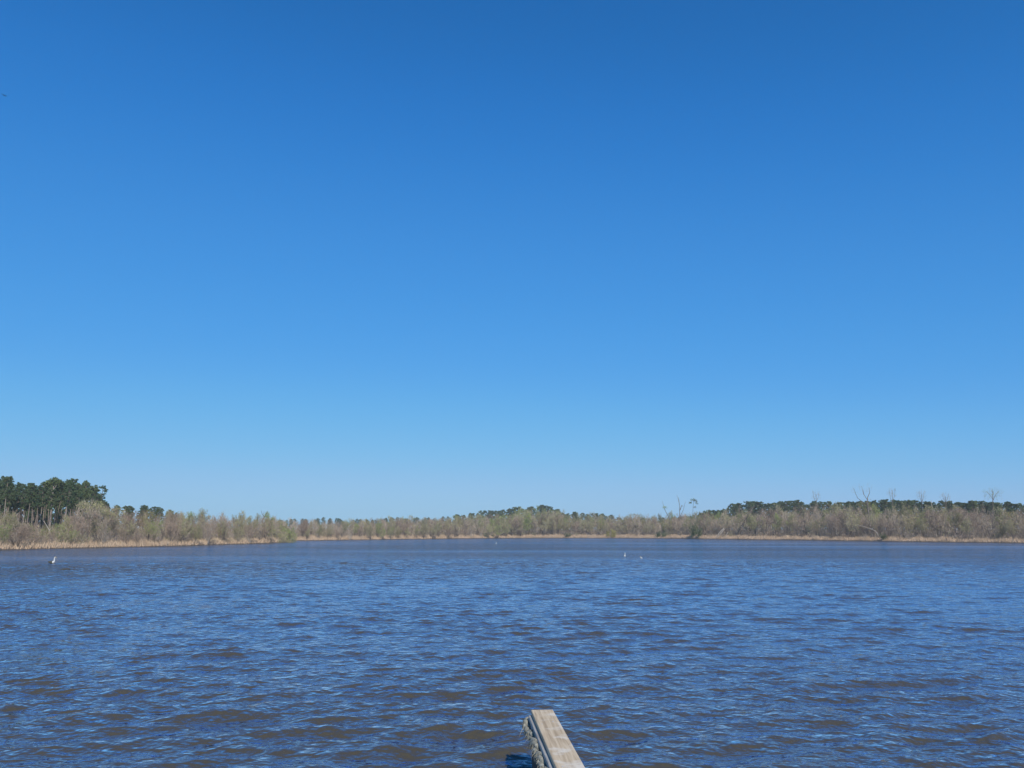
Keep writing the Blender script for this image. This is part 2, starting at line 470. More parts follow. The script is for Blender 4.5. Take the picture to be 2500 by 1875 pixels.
def pine(seed, H=20.0, base=.55, spread=2.6, clumps=38, per=46, mat='needle', dome=False, bark='pine_bark', tuft=.5, rad=.19):
    r_ = np.random.default_rng(seed)
    z = np.linspace(-.4, H * .97, 9)
    bend = r_.normal(0, .25, 2)
    P = np.stack([bend[0] * (z / H) ** 2 * 2 + .08 * np.sin(z * .5 + seed), bend[1] * (z / H) ** 2 * 2, z], 1)
    tr, cr = MB(), MB()
    tr.tube(P, np.linspace(rad, .05, 9), 7)
    for c in range(clumps):
        f = base + (1.0 - base) * (c + r_.uniform(0, 1)) / clumps
        u_ = (f - base) / (1 - base)
        reach = spread * (math.sqrt(max(0, 1 - u_ ** 2.2)) * .9 + .22 if dome else (.45 + 1.0 * u_ * (1 - u_) * 2.2) * r_.uniform(.5, 1.1))
        reach *= r_.uniform(.4, 1.15)
        a = r_.uniform(0, 6.28)
        b0 = np.array([np.interp(f * H, P[:, 2], P[:, 0]), np.interp(f * H, P[:, 2], P[:, 1]), f * H * .985])
        tip = b0 + np.array([math.cos(a) * reach, math.sin(a) * reach, r_.uniform(-.1, .55) * (1 - .3 * u_)])
        mid = (b0 + tip) / 2 - np.array([0, 0, .12])
        tr.tube([b0, mid, tip], [.05, .035, .012], 4, cap=False)
        m_ = int(per * r_.uniform(.6, 1.3))
        rr = r_.uniform(.4, 1.0) * (.75 if not dome else .85) * H / 20
        off = r_.normal(size=(m_, 3)); off /= np.linalg.norm(off, axis=1)[:, None]
        off *= (r_.uniform(0, 1, m_) ** .45)[:, None]
        C = tip * .88 + b0 * .12 + off * np.array([rr, rr, rr * .55])
        cr.leaves(C, r_.uniform(.6, 1.3, m_) * tuft, 0, r_)
    return tr.mesh('trunk', [M[bark]], True), cr.mesh('crown', [M[mat]])

def shrub(seed, leafmat=None, nleaf=0, twig='twig', leafsize=.16, stems=16, lean=55):
    """many-stemmed bush 3 m tall"""
    r_ = np.random.default_rng(seed)
    tr, cr = MB(), MB(); P0, P1 = [], []
    for s_ in range(stems):
        a, t_ = r_.uniform(0, 6.28), math.radians(r_.uniform(3, lean))
        d = np.array([math.cos(a) * math.sin(t_), math.sin(a) * math.sin(t_), math.cos(t_)])
        L = r_.uniform(1.8, 3.0); p = np.array([r_.normal(0, .25), r_.normal(0, .25), -.1])
        pts = [p]
        for i in range(4):
            d = d + r_.normal(0, .12, 3) + np.array([0, 0, .04]); d /= np.linalg.norm(d)
            p = p + d * L / 4; pts.append(p)
            for j in range(7):
                dd = d + r_.normal(0, .55, 3); dd /= np.linalg.norm(dd)
                P0.append(p - d * r_.uniform(0, L / 4)); P1.append(P0[-1] + dd * r_.uniform(.35, .9))
        tr.tube(pts, np.linspace(.035, .012, 5), 4, cap=False)
    P0, P1 = np.array(P0), np.array(P1)
    cr.blades(P0, P1, .035, 0, r_)
    mats = [M[twig]]
    if nleaf:
        i = r_.integers(0, len(P0), nleaf); f = r_.uniform(0, 1, nleaf)[:, None]
        cr.leaves(P0[i] * (1 - f) + P1[i] * f + r_.normal(0, .08, (nleaf, 3)), r_.uniform(.6, 1.4, nleaf) * leafsize, 1, r_)
        mats.append(M[leafmat])
    return tr.mesh('stems', [M['bark']], True), cr.mesh('twigs', mats)

PROTO = {
    'bare': [broadleaf(100 + i, [2, 3, 1, 4, 2, 3][i], [14, 24, 8, 32, 20, 28][i], twig=['twig', 'twig_red'][i % 2], bark=['bark', 'pale_bark', 'bark'][i % 3]) for i in range(6)],
    'bud': [broadleaf(200 + i, [2, 3, 1, 2][i], [14, 24, 8, 20][i], 'bud', 2300, .19) for i in range(4)],
    'green': [broadleaf(300 + i, [2, 1, 2][i], [14, 8, 20][i], 'leaf', 2300, .21) for i in range(3)],
    'yellow': [broadleaf(340, 3, 26, 'yellow', 1600, .2)],
    'pine': [pine(400 + i, base=[.56, .62, .5, .66, .58][i], spread=[2.4, 2.0, 2.8, 2.2, 2.6][i], clumps=[70, 58, 78, 54, 64][i], per=34) for i in range(5)],
    'far_pine': [pine(450 + i, base=[.22, .28, .2, .3][i], spread=[4.2, 3.6, 4.8, 4.0][i], clumps=[120, 105, 130, 100][i], per=30, mat='needle_far', dome=True, tuft=.8, rad=.26) for i in range(4)],
    'thick_pine': [pine(470 + i, base=.05, spread=[3.4, 3.0][i], clumps=95, per=36, mat='needle', dome=True, tuft=1.0, rad=.24) for i in range(2)],
    'shrub': [shrub(500 + i, twig=['twig', 'twig_red', 'twig'][i]) for i in range(3)],
    'budshrub': [shrub(520 + i, 'bud', 420) for i in range(2)],
    'evergreen': [shrub(540 + i, 'evergreen', 1500, leafsize=.2, lean=40) for i in range(2)],
    'yellowshrub': [shrub(560, 'yellow', 1200, leafsize=.2)],
}
NOM = {'thick_pine': 20, 'pine': 20, 'far_pine': 20, 'shrub': 3, 'budshrub': 3, 'evergreen': 3, 'yellowshrub': 3}

def plant(kind, name, label, cat, th, r, height, group=None, wid=1.0, variant=None, sink=.05):
    me = PROTO[kind]
    pr = me[variant % len(me) if variant is not None else rng.integers(len(me))]
    o = thing(name, label, cat, (r * math.sin(th), r * math.cos(th), float(ground_z(th, r)) - sink), group)
    k = height / NOM.get(kind, 10)
    o.scale = (k * wid, k * wid, k)
    o.rotation_euler = (rng.normal(0, .03), rng.normal(0, .03), rng.uniform(0, 6.28))
    names = ('stems', 'twigs') if NOM.get(kind) == 3 else ('trunk', 'crown')
    obj(names[0], pr[0], o); obj(names[1], pr[1], o)
    return o

# ------------------------------------------------------------------ outlines read from the photograph
OUT_X = [-200, 0, 40, 58, 72, 128, 150, 182, 200, 260, 300, 400, 480, 600, 640, 690, 800, 900, 1000, 1100, 1200, 1250, 1330, 1400, 1500, 1600, 1660, 1720, 1800, 1900, 2000, 2100, 2200, 2300, 2400, 2500, 2700]
OUT_Y = [1243, 1243, 1248, 1258, 1272, 1276, 1262, 1248, 1228, 1230, 1238, 1246, 1243, 1252, 1252, 1262, 1266, 1263, 1260, 1260, 1252, 1246, 1240, 1252, 1254, 1252, 1250, 1250, 1244, 1236, 1232, 1228, 1230, 1232, 1232, 1236, 1236]
STRETCH = [(-400, 300, 'below the tall left pines'), (300, 690, 'on the low left point'),
           (690, 1130, 'on the shore left of centre'), (1130, 1480, 'below the rounded pine hump'),
           (1480, 1900, 'right of the yellow bush'), (1900, 2900, 'on the right bank')]
def stretch(x):
    for a, b_, s in STRETCH:
        if a <= x < b_: return s
    return STRETCH[-1][2]
KIND_MIX = {0: (.42, .42, .15, .01), 1: (.54, .36, .09, .01), 2: (.36, .36, .20, .08), 3: (.32, .28, .30, .10), 4: (.46, .32, .15, .07), 5: (.62, .30, .05, .03)}
DESC = {'bare': 'bare grey-brown twiggy tree', 'bud': 'pale budding tree', 'green': 'fresh green spring tree', 'yellow': 'yellow-green tree'}
TH0, TH1 = azim(-130), azim(2630)
for row, (toff, spacing, f0, f1) in enumerate([(6, 2.9, .5, .8), (10, 3.1, .68, .95), (16, 3.4, .85, 1.06), (24, 3.8, .93, 1.12)]):
    th = TH0
    while th < TH1:
        s = float(shore_r(th)); x = px_of_az(th)
        dens = np.interp(s, [90, 200, 340], [.62, .95, 1.15])
        th += spacing * dens * rng.uniform(.7, 1.3) / (s + toff)
        r = s + toff + rng.normal(0, 1.4)
        x = px_of_az(th)
        ytop = np.interp(x, OUT_X, OUT_Y)
        ztop = at_range(x, ytop, r)[2]
        h = (ztop - float(ground_z(th, r))) * rng.uniform(f0, f1)
        si = next((i for i, q in enumerate(STRETCH) if q[0] <= x < q[1]), 5)
        kind = ('bare', 'bud', 'green', 'yellow')[rng.choice(4, p=KIND_MIX[si])]
        plant(kind, {'bare': 'bare_tree', 'bud': 'budding_tree', 'green': 'leafy_tree', 'yellow': 'leafy_tree'}[kind],
              DESC[kind] + ' in the thicket ' + stretch(x), 'tree', th, r, h, DESC[kind] + 's in the thicket ' + stretch(x), rng.uniform(.85, 1.15))

# the leafless brush that fills the wood between and behind those trees (uncountable)
def undergrowth():
    r_ = np.random.default_rng(31)
    ths = np.linspace(TH0, TH1, 4000); s = shore_r(ths)
    x, y = s * np.sin(ths), s * np.cos(ths)
    cum = np.concatenate([[0], np.cumsum(np.hypot(np.diff(x), np.diff(y)))])
    mb = MB()
    for mi, n in ((0, 90000), (1, 60000), (2, 34000)):
        t = np.interp(r_.uniform(0, cum[-1], n), cum, ths)
        off = r_.uniform(7, 40, n)
        r = shore_r(t) + off
        gzv = ground_z(t, r)
        px_ = CX + FPX * np.tan(t) / cp
        yt = np.interp(px_, OUT_X, OUT_Y)
        top = CAM_H + (HORIZON - yt) / FPX * r * cp - gzv          # height of the outline here
        top = top * (.62 + .13 * np.sin(t * 210) * np.sin(t * 87 + 1) + .1 * np.sin(t * 533)) * np.clip(.45 + off / 26, 0, 1)
        z0 = r_.uniform(0, 1, n) ** 1.25 * top
        P0 = np.stack([r * np.sin(t), r * np.cos(t), gzv + z0], 1)
        L = r_.uniform(.5, 1.5, n) * np.interp(r, [100, 330], [.6, 1.3])
        if mi == 2: P1 = P0 + r_.normal(0, .14, (n, 3))
        else: P1 = P0 + np.stack([r_.normal(0, .35, n), r_.normal(0, .35, n), np.abs(r_.normal(.75, .3, n))], 1) * L[:, None]
        w_ = np.interp(r, [100, 330], [.03, .085]) * r_.uniform(.6, 1.5, n) * (2.2 if mi == 2 else 1)
        mb.blades(P0, P1, w_, mi, r_)
    o = obj('undergrowth', mb.mesh('undergrowth', [M['twig'], M['twig_red'], M['bud']])); o['kind'] = 'stuff'
undergrowth()

# low brush at the foot of the thicket
th = TH0
while th < TH1:
    s = float(shore_r(th))
    th += np.interp(s, [90, 340], [1.9, 3.6]) * rng.uniform(.6, 1.4) / s
    x = px_of_az(th)
    if 508 < x < 618: continue
    r = float(shore_r(th)) + rng.uniform(3.5, 7)
    kind = 'budshrub' if rng.uniform() < .18 else 'shrub'
    d = 'low pale budding bush' if kind == 'budshrub' else 'low leafless brown bush'
    plant(kind, 'bush', d + ' at the foot of the trees ' + stretch(x).replace('right of the yellow bush','right of the yellow bush'), 'bush', th, r, rng.uniform(1.2, 2.4) * np.interp(s, [90, 200], [.85, 1.1]), d + 'es ' + stretch(x), rng.uniform(.9, 1.3))

# ------------------------------------------------------------------ tall pines, left
STAND = ['tall dark green pine left of the sky gap at the left edge', 'tall pine with a visible trunk at the front of the left stand', 'tall dark pine farther back in the left stand']
PX = [-80, 0, 15, 30, 60, 100, 128, 165, 200, 222, 240, 262]
PY = [1172, 1168, 1166, 1182, 1182, 1180, 1174, 1172, 1180, 1194, 1206, 1222]
for row, (r0, sp_) in enumerate([(180, 2.7), (186, 2.3), (192, 2.2), (199, 2.2), (207, 2.3), (216, 2.4)]):
    x = -75 + row * 4
    while x < 258:
        x += sp_ * rng.uniform(.6, 1.4) * FPX / r0
        if x > 258: break
        if 20 < x < 31: continue         # the gap of sky beside the first pines
        th, r = azim(x), r0 + rng.normal(0, 1.5)
        top = at_range(x, np.interp(x, PX, PY), r)[2] - float(ground_z(th, r))
        plant('pine', 'pine_tree', STAND[0 if x < 26 else 1 if row < 3 else 2], 'pine tree', th, r, top * rng.uniform(.80, 1.06), STAND[0 if x < 26 else 1 if row < 3 else 2].replace('pine', 'pines', 1))

for row, r0 in enumerate((228, 238, 250)):
    x = -85
    while x < 262:
        x += rng.uniform(2.6, 4.2) * FPX / r0
        th, r = azim(x), r0 + rng.normal(0, 2)
        top = at_range(x, np.interp(x, [-90, 20, 28, 60, 200, 262], [1205, 1215, 1236, 1205, 1208, 1236]) + rng.normal(0, 3), r)[2] - float(ground_z(th, r))
        plant('thick_pine', 'pine_tree', 'shaded dark pine deep behind the trunks of the left stand', 'pine tree', th, r, top, 'shaded pines deep in the left stand', .8)

# dark rounded crowns beyond the thicket
FX = [270, 300, 360, 395, 420, 655, 700, 800, 900, 1050, 1150, 1230, 1275, 1310, 1345, 1375, 1420, 1470, 1520, 1600, 1700, 1730, 1770, 1795, 1825, 1870, 1950, 2000, 2100, 2200, 2300, 2400, 2520, 2700]
FY = [1232, 1230, 1232, 1236, 1246, 1264, 1264, 1262, 1264, 1260, 1250, 1240, 1232, 1228, 1234, 1249, 1248, 1249, 1262, 1264, 1252, 1240, 1238, 1226, 1217, 1220, 1217, 1220, 1217, 1216, 1218, 1219, 1221, 1221]
FR = lambda x: float(np.interp(x, [270, 420, 655, 1200, 1310, 1500, 1700, 2100, 2700], [210, 240, 520, 470, 430, 440, 360, 300, 260]))
def far_label(x):
    if x < 430: return 'rounded dark green tree beyond the thicket right of the tall pines'
    if x < 880: return 'distant dark pine on the low skyline behind the left point'
    if x < 1130: return 'distant dark pine on the low skyline left of the centre hump'
    if x < 1380: return 'dark rounded pine in the hump on the centre skyline'
    if x < 1690: return 'distant dark pine on the skyline just right of the centre hump'
    if x < 1960: return 'dark pine at the left end of the long right ridge'
    if x < 2230: return 'dark pine in the middle of the long right ridge'
    return 'dark pine at the right end of the long right ridge'
for row in range(3):
    x = 262
    while x < 2640:
        R0 = FR(x) + row * 14
        x += rng.uniform(3.2, 9.0) * FPX / R0 * np.interp(R0, [210, 300, 520], [.75, .8, 1.1]) * (.74 if x > 1690 else 1)
        if 430 < x < 640: continue
        r = R0 + rng.normal(0, 5); th = azim(x)
        top = at_range(x, np.interp(x, FX, FY) + (3.6 if x > 1690 else 1.2) + 1.2 * math.sin(x * .031) + 1.5 * math.sin(x * .083 + 1) + .5 + abs(rng.normal(0, 3.2)) * (1.0 if R0 < 400 else .8), r)[2] - float(ground_z(th, r))
        plant('far_pine', 'pine_tree', far_label(x), 'pine tree', th, r, top, far_label(x).replace('tree', 'trees', 1).replace('pine', 'pines', 1), rng.uniform(.85, 1.15))

# ------------------------------------------------------------------ single trees that stand out
def poly_tree(name, label, cat, r, limbs, mat, crown=None, cmats=None, part0='trunk'):
    """limbs: list of (pixel points, start width px, end width px) standing r metres behind the waterline; first limb is the trunk"""
    x0, y0 = limbs[0][0][0]
    th = azim(x0); r = float(shore_r(th)) + r          # r is given as metres behind the waterline
    base = at_range(x0, HORIZON, r); base[2] = float(ground_z(th, r)) - .1
    o = thing(name, label, cat, tuple(base))
    rr = np.random.default_rng(int(x0 * 7 + y0))
    for i, (pts, w0, w1) in enumerate(limbs):
        P = []
        for j, (px_, py_) in enumerate(pts):
            q = at_range(px_, py_, r) - base
            P.append(q)
        P = np.array(P)
        if i == 0: P[0, 2] = 0
        dep = np.cumsum(rr.normal(0, .12, len(P))) if i else np.zeros(len(P))
        if i: dep -= dep[0]
        P[:, 1] += dep
        fine = np.stack([np.interp(np.linspace(0, len(P) - 1, len(P) * 3), np.arange(len(P)), P[:, c]) for c in range(3)], 1)
        fine[1:-1] += rr.normal(0, .02, (len(fine) - 2, 3))
        R = np.linspace(w0, w1, len(fine)) * .85 * r / FPX / 2
        mb = MB(); mb.tube(fine, R, 7)
        obj(part0 if i == 0 else 'limb', mb.mesh(part0 if i == 0 else 'limb', [mat], True), o)
    if crown:
        mb = MB()
        for kind, cxp, cyp, rx, ry, n, size in crown:
            c = at_range(cxp, cyp, r) - base; k = r / FPX
            off = rr.normal(size=(n, 3)); off /= np.linalg.norm(off, axis=1)[:, None]; off *= (rr.uniform(0, 1, n) ** .4)[:, None]
            C = c + off * np.array([rx * k, rx * k, ry * k])
            if kind == 'leaf': mb.leaves(C, rr.uniform(.6, 1.3, n) * size, 0, rr)
            else:
                d = rr.normal(0, .35, (n, 3)); d[:, 2] = np.abs(d[:, 2]) + .5
                mb.blades(C, C + d * size, .03, 1 if len(cmats) > 1 else 0, rr)
        obj('crown', mb.mesh('crown', cmats), o)
    return o

poly_tree('pine_tree', 'tall pine with a pale whitish bare trunk in front of the left stand', 'pine tree', 64,
          [([(117, 1312), (122, 1283), (126, 1240), (129, 1210), (131, 1182)], 3.0, 1.2), ([(129, 1206), (124, 1194), (119, 1186)], 1.6, .7), ([(130, 1196), (137, 1186), (140, 1180)], 1.5, .7), ([(130, 1190), (128, 1178)], 1.2, .6)],
          M['pale_bark'], [('leaf', 120, 1180, 8, 6, 160, .55), ('leaf', 133, 1174, 9, 7, 200, .55), ('leaf', 142, 1178, 7, 5, 120, .55)], [M['needle']])
poly_tree('dead_tree', 'forked dead snag leaning left in the brush on the left bank', 'dead tree', 8,
          [([(125, 1324), (125, 1313), (122, 1304), (121, 1294)], 3.6, 2.6), ([(121, 1296), (114, 1285), (106, 1272)], 2.2, 1.2), ([(121, 1296), (123, 1289)], 2.0, 1.0)], M['pale_bark'])
poly_tree('pine_tree', 'slender lone pine with a sparse crown right of the left stand', 'pine tree', 66,
          [([(247, 1300), (247, 1240), (249, 1212), (251, 1188)], 2.0, .9), ([(249, 1209), (243, 1200), (237, 1197)], .9, .4), ([(250, 1200), (257, 1194), (261, 1197)], .9, .4)],
          M['bark'], [('leaf', 250, 1190, 8, 4, 70, .45), ('leaf', 240, 1197, 5, 2, 26, .45), ('leaf', 258, 1198, 5, 5, 50, .45), ('leaf', 254, 1206, 5, 3, 26, .4)], [M['needle']])
poly_tree('willow_tree', 'large leaning pale green willow with a dark forked trunk on the left bank', 'willow tree', 8,
          [([(214, 1318), (214, 1290), (216, 1276)], 4.0, 3.4), ([(216, 1278), (225, 1262), (236, 1248), (247, 1238)], 3.4, 1.2), ([(216, 1277), (211, 1255), (207, 1236)], 2.4, .9), ([(222, 1266), (224, 1246), (222, 1232)], 1.6, .7)],
          M['bark'], [('leaf', 204, 1233, 13, 9, 240, .17), ('leaf', 214, 1240, 14, 14, 200, .17), ('leaf', 236, 1232, 16, 8, 260, .17), ('leaf', 244, 1244, 12, 9, 160, .17), ('twig', 222, 1244, 32, 20, 800, .6)], [M['bud'], M['twig']])
poly_tree('willow_tree', 'dark leaning trunk with an olive crown right of the forked willow', 'willow tree', 10,
          [([(228, 1316), (232, 1300), (240, 1282), (249, 1268)], 3.6, 1.6), ([(238, 1286), (246, 1280), (256, 1272)], 1.8, .8), ([(249, 1269), (258, 1256), (268, 1248)], 1.5, .6)],
          M['bark'], [('leaf', 262, 1250, 17, 8, 240, .17), ('leaf', 272, 1260, 14, 9, 160, .17), ('twig', 258, 1260, 28, 19, 700, .6)], [M['bud'], M['twig_red']])
poly_tree('dead_tree', 'bare forked snag rising above the tip of the low left point', 'dead tree', 14,
          [([(640, 1318), (641, 1290), (640, 1272), (645, 1262)], 2.6, 1.9), ([(645, 1262), (640, 1254), (638, 1246)], 1.4, .6), ([(645, 1262), (651, 1255), (655, 1245)], 1.4, .6), ([(642, 1256), (646, 1248)], .9, .5)], M['bark'])
poly_tree('dead_tree', 'dark leaning tree trunk slanting right over the right shore', 'dead tree', 6,
          [([(1801, 1312), (1808, 1290), (1818, 1272), (1832, 1250)], 4.6, 2.6), ([(1829, 1254), (1836, 1244), (1842, 1234)], 2.2, .8), ([(1832, 1250), (1834, 1240), (1834, 1232)], 1.6, .7), ([(1812, 1294), (1824, 1297), (1834, 1302)], 1.6, .7)], M['bark'])
poly_tree('pine_tree', 'ragged lone pine top curving over at right of centre', 'pine tree', 42,
          [([(1690, 1300), (1691, 1270), (1692, 1240), (1694, 1222)], 1.3, .6), ([(1693, 1226), (1698, 1219), (1702, 1224)], 1.0, .5), ([(1692, 1240), (1697, 1236), (1701, 1240)], .9, .4)],
          M['bark'], [('leaf', 1693, 1221, 8, 4, 40, .6), ('leaf', 1701, 1226, 3, 6, 26, .6), ('leaf', 1685, 1227, 4, 4, 20, .6), ('leaf', 1697, 1238, 3, 3, 14, .5)], [M['needle_far']])
poly_tree('dead_tree', 'broken dead trunk with bare tips left of the lone curving pine', 'dead tree', 34,
          [([(1660, 1306), (1660, 1270), (1659, 1240), (1657, 1214)], 3.0, .6), ([(1660, 1246), (1664, 1234), (1668, 1236)], 2.0, 1.0), ([(1659, 1232), (1655, 1218), (1652, 1208)], 1.4, .5), ([(1660, 1262), (1668, 1246), (1674, 1224)], 1.4, .4)], M['bark'])
poly_tree('bare_tree', 'leaning slim tree with a small green tuft above the yellow bush', 'tree', 20,
          [([(1644, 1300), (1640, 1278), (1632, 1262), (1622, 1242)], 2.4, 1.2), ([(1622, 1243), (1619, 1230), (1616, 1222)], 1.0, .4)],
          M['bark'], [('leaf', 1623, 1239, 6, 4, 26, .6)], [M['leaf']])
for i, (pts, w) in enumerate([([(1748, 1311), (1757, 1300), (1767, 1289)], 2.6), ([(1752, 1311), (1760, 1302), (1769, 1291)], 2.6)]):
    poly_tree('fallen_log', ['left', 'right'][i] + ' one of two bleached logs leaning side by side on the beach', 'log', 2.6 - i * .6, [(pts, w, w * .8)], M['pale_bark'], part0='log')
poly_tree('fallen_log', 'short thin bleached log right of the leaning pair on the beach', 'log', 2, [([(1769, 1313), (1773, 1306), (1777, 1299)], 1.8, 1.2)], M['pale_bark'], part0='log')
poly_tree('fallen_log', 'long pale fallen trunk slanting down to the right bank grass', 'log', 6, [([(2150, 1308), (2138, 1297), (2124, 1290), (2092, 1281)], 2.4, 1.0)], M['pale_bark'], part0='log')
poly_tree('fallen_log', 'pale leaning trunk high in the brush of the right bank', 'log', 14, [([(2062, 1300), (2050, 1280), (2038, 1268), (2022, 1256)], 2.0, 1.0)], M['pale_bark'], part0='log')
poly_tree('dead_tree', 'dark curved trunk leaning left behind the pale trunk on the right bank', 'dead tree', 16,
          [([(2093, 1310), (2088, 1292), (2080, 1268), (2070, 1246), (2058, 1236)], 4.0, 1.4), ([(2076, 1258), (2082, 1246), (2084, 1236)], 1.4, .6)], M['bark'])
poly_tree('dead_tree', 'tall whitish standing trunk on the right bank', 'dead tree', 17,
          [([(2286, 1312), (2282, 1280), (2278, 1250), (2273, 1222)], 3.0, 1.4), ([(2279, 1254), (2284, 1240), (2286, 1230)], 1.0, .5)], M['pale_bark'])
poly_tree('bare_tree', 'tall bare tree with three thin stems above the right ridge', 'tree', 20,
          [([(2128, 1312), (2124, 1280), (2119, 1245), (2118, 1215)], 4.0, 2.0), ([(2118, 1216), (2123, 1203), (2123, 1190)], 1.7, .7), ([(2119, 1222), (2108, 1206), (2103, 1186)], 1.6, .6), ([(2120, 1236), (2094, 1216), (2084, 1192)], 1.6, .6), ([(2109, 1208), (2109, 1196)], .9, .4)],
          M['bark'], [('twig', 2104, 1198, 22, 16, 90, 1.0)], [M['twig'], M['twig']])
poly_tree('budding_tree', 'tall thin pale budding tree rising above the ridge near the right edge', 'tree', 28,
          [([(2425, 1312), (2424, 1270), (2424, 1232), (2424, 1200)], 3.0, 1.2), ([(2424, 1222), (2432, 1206), (2440, 1198)], 1.3, .5), ([(2424, 1218), (2414, 1206), (2408, 1200)], 1.3, .5), ([(2424, 1206), (2421, 1192)], 1.0, .4)],
          M['bark'], [('leaf', 2424, 1204, 22, 14, 240, .17), ('twig', 2424, 1210, 20, 15, 110, .7)], [M['bud'], M['twig']])
for x, yt, lab in [(2178, 1192, 'wispy bare treetop right of the three thin stems'), (2250, 1198, 'thin budding treetop at the middle of the right ridge'), (2308, 1204, 'faint bare treetop left of the tall budding tree'), (1992, 1198, 'faint bare treetop above the left end of the right ridge')]:
    poly_tree('bare_tree', lab, 'tree', 32, [([(x, 1308), (x + 1, 1260), (x + 1, 1225), (x, yt + 8)], 2.4, .8), ([(x + 1, 1230), (x - 6, 1212), (x - 8, yt + 2)], .9, .35), ([(x + 1, 1226), (x + 6, 1212), (x + 8, yt)], .9, .35)],
              M['bark'], [('twig', x, yt + 14, 11, 13, 130, .9)], [M['twig'], M['twig']])

def bush(kind, x, y, hpx, wid, name, label):
    p = on_plane(x, y, 0); th = azim(x)
    r = float(shore_r(th)) + 1.6
    plant(kind, name, label, 'bush', th, r, hpx * r / FPX, None, wid)
bush('evergreen', 1692, 1313, 36, .62, 'evergreen_bush', 'tall green evergreen bush at the water edge left of the bleached logs')
bush('evergreen', 1706, 1313, 26, .6, 'evergreen_bush', 'smaller dark green bush beside the tall evergreen at the water edge')
bush('evergreen', 1606, 1313, 16, 1.0, 'evergreen_bush', 'dark low bush at the water edge right of centre, left one of two')
bush('evergreen', 1622, 1313, 15, 1.0, 'evergreen_bush', 'dark low bush at the water edge right of centre, right one of two')
bush('evergreen', 1186, 1312, 12, 1.3, 'evergreen_bush', 'dark green low bush on the beach at the centre of the far shore')
bush('evergreen', 1203, 1312, 8, 1.4, 'evergreen_bush', 'very low dark bush just right of the central beach bush')
bush('evergreen', 2160, 1316, 16, 1.2, 'evergreen_bush', 'dark green bush under the long pale fallen trunk')
bush('evergreen', 1384, 1310, 10, 2.0, 'evergreen_bush', 'low dark spreading bush on the distant beach left of the yellow bush')
bush('yellowshrub', 1498, 1311, 20, 1.0, 'yellow_bush', 'bright yellow-green bush at the back of the distant beach')
bush('yellowshrub', 1484, 1311, 15, 1.0, 'yellow_bush', 'small yellow-green bush touching the left of the bright yellow bush')

# ------------------------------------------------------------------ pier end with its rope
def wood_material(name, c1, c2, c3, worn):
    m, n, l, b = new_mat(name)
    tc = n.new('ShaderNodeTexCoord')
    mp = n.new('ShaderNodeMapping'); mp.inputs['Scale'].default_value = (26, 1.3, 26); l.new(tc.outputs['Object'], mp.inputs[0])
    nz = n.new('ShaderNodeTexNoise'); nz.inputs['Scale'].default_value = 1.6; nz.inputs['Detail'].default_value = 8; nz.inputs['Distortion'].default_value = .6
    l.new(mp.outputs[0], nz.inputs['Vector'])
    r = n.new('ShaderNodeValToRGB'); l.new(nz.outputs['Fac'], r.inputs[0])
    e = r.color_ramp.elements
    e[0].position, e[0].color = .28, (*c1, 1); e[1].position, e[1].color = .68, (*c3, 1)
    q = e.new(.48); q.color = (*c2, 1)
    n2 = n.new('ShaderNodeTexNoise'); n2.inputs['Scale'].default_value = 6; n2.inputs['Detail'].default_value = 4
    l.new(tc.outputs['Object'], n2.inputs['Vector'])
    r2 = n.new('ShaderNodeValToRGB'); l.new(n2.outputs['Fac'], r2.inputs[0])
    r2.color_ramp.elements[0].position = .56; r2.color_ramp.elements[1].position = .7
    r2.color_ramp.elements[1].color = (worn, worn, worn, 1)
    mx = n.new('ShaderNodeMix'); mx.data_type = 'RGBA'
    l.new(r2.outputs[0], mx.inputs['Factor']); l.new(r.outputs[0], mx.inputs['A']); mx.inputs['B'].default_value = (.74, .66, .53, 1)
    l.new(mx.outputs['Result'], b.inputs['Base Color'])
    bp = n.new('ShaderNodeBump'); bp.inputs['Strength'].default_value = .5; bp.inputs['Distance'].default_value = .004
    l.new(nz.outputs['Fac'], bp.inputs['Height']); l.new(bp.outputs[0], b.inputs['Normal'])
    b.inputs['Roughness'].default_value = .8
    return m
M['plank'] = wood_material('weathered_plank', (.38, .275, .165), (.56, .425, .265), (.68, .54, .36), .85)
M['wet_wood'] = wood_material('dark_wet_wood', (.022, .02, .016), (.04, .036, .03), (.07, .062, .05), 0)
M['grey_wood'] = wood_material('grey_wood', (.26, .25, .23), (.38, .36, .32), (.5, .48, .43), .3)
M['rope'] = veg_mat('old_rope_fibre', (.28, .265, .205), (.62, .59, .49), noise=34, amt=1.6)
mm, n_, l_, b_ = new_mat('nail_head'); b_.inputs['Base Color'].default_value = (.6, .58, .55, 1); b_.inputs['Metallic'].default_value = .6; b_.inputs['Roughness'].default_value = .5
M['nail'] = mm

ZT = .55
TL, TR, BL, BR = [on_plane(*q, ZT) for q in ((1296.3, 1733.5), (1350.5, 1732), (1359.4, 1875), (1429, 1875))]
dirv = (TL - BL) / np.linalg.norm(TL - BL) + (TR - BR) / np.linalg.norm(TR - BR); dirv /= np.linalg.norm(dirv)
right = np.array([dirv[1], -dirv[0], 0])
mid = (TL + TR) / 2
W = .5 * (np.dot(TR - TL, right) + np.dot(BR - BL, right))
pier = thing('wooden_pier', 'end of a narrow weathered wooden pier reaching out over the water', 'pier', (mid[0], mid[1], 0))
pier.rotation_euler = (0, 0, math.atan2(-dirv[0], dirv[1]))
LEN = 5.6; hw = W / 2
def part(name, fn, mat, parent=pier, smooth=False):
    mb = MB(); fn(mb); return obj(name, mb.mesh(name, [mat], smooth), parent)
plank = part('cap_plank', lambda b: b.box((-hw, -LEN, ZT - .038), (hw, 0, ZT), .006), M['plank'])
part('side_beam', lambda b: b.box((-hw - .024, -LEN, ZT - .078), (-hw + .05, -.01, ZT - .041), .005), M['grey_wood'])
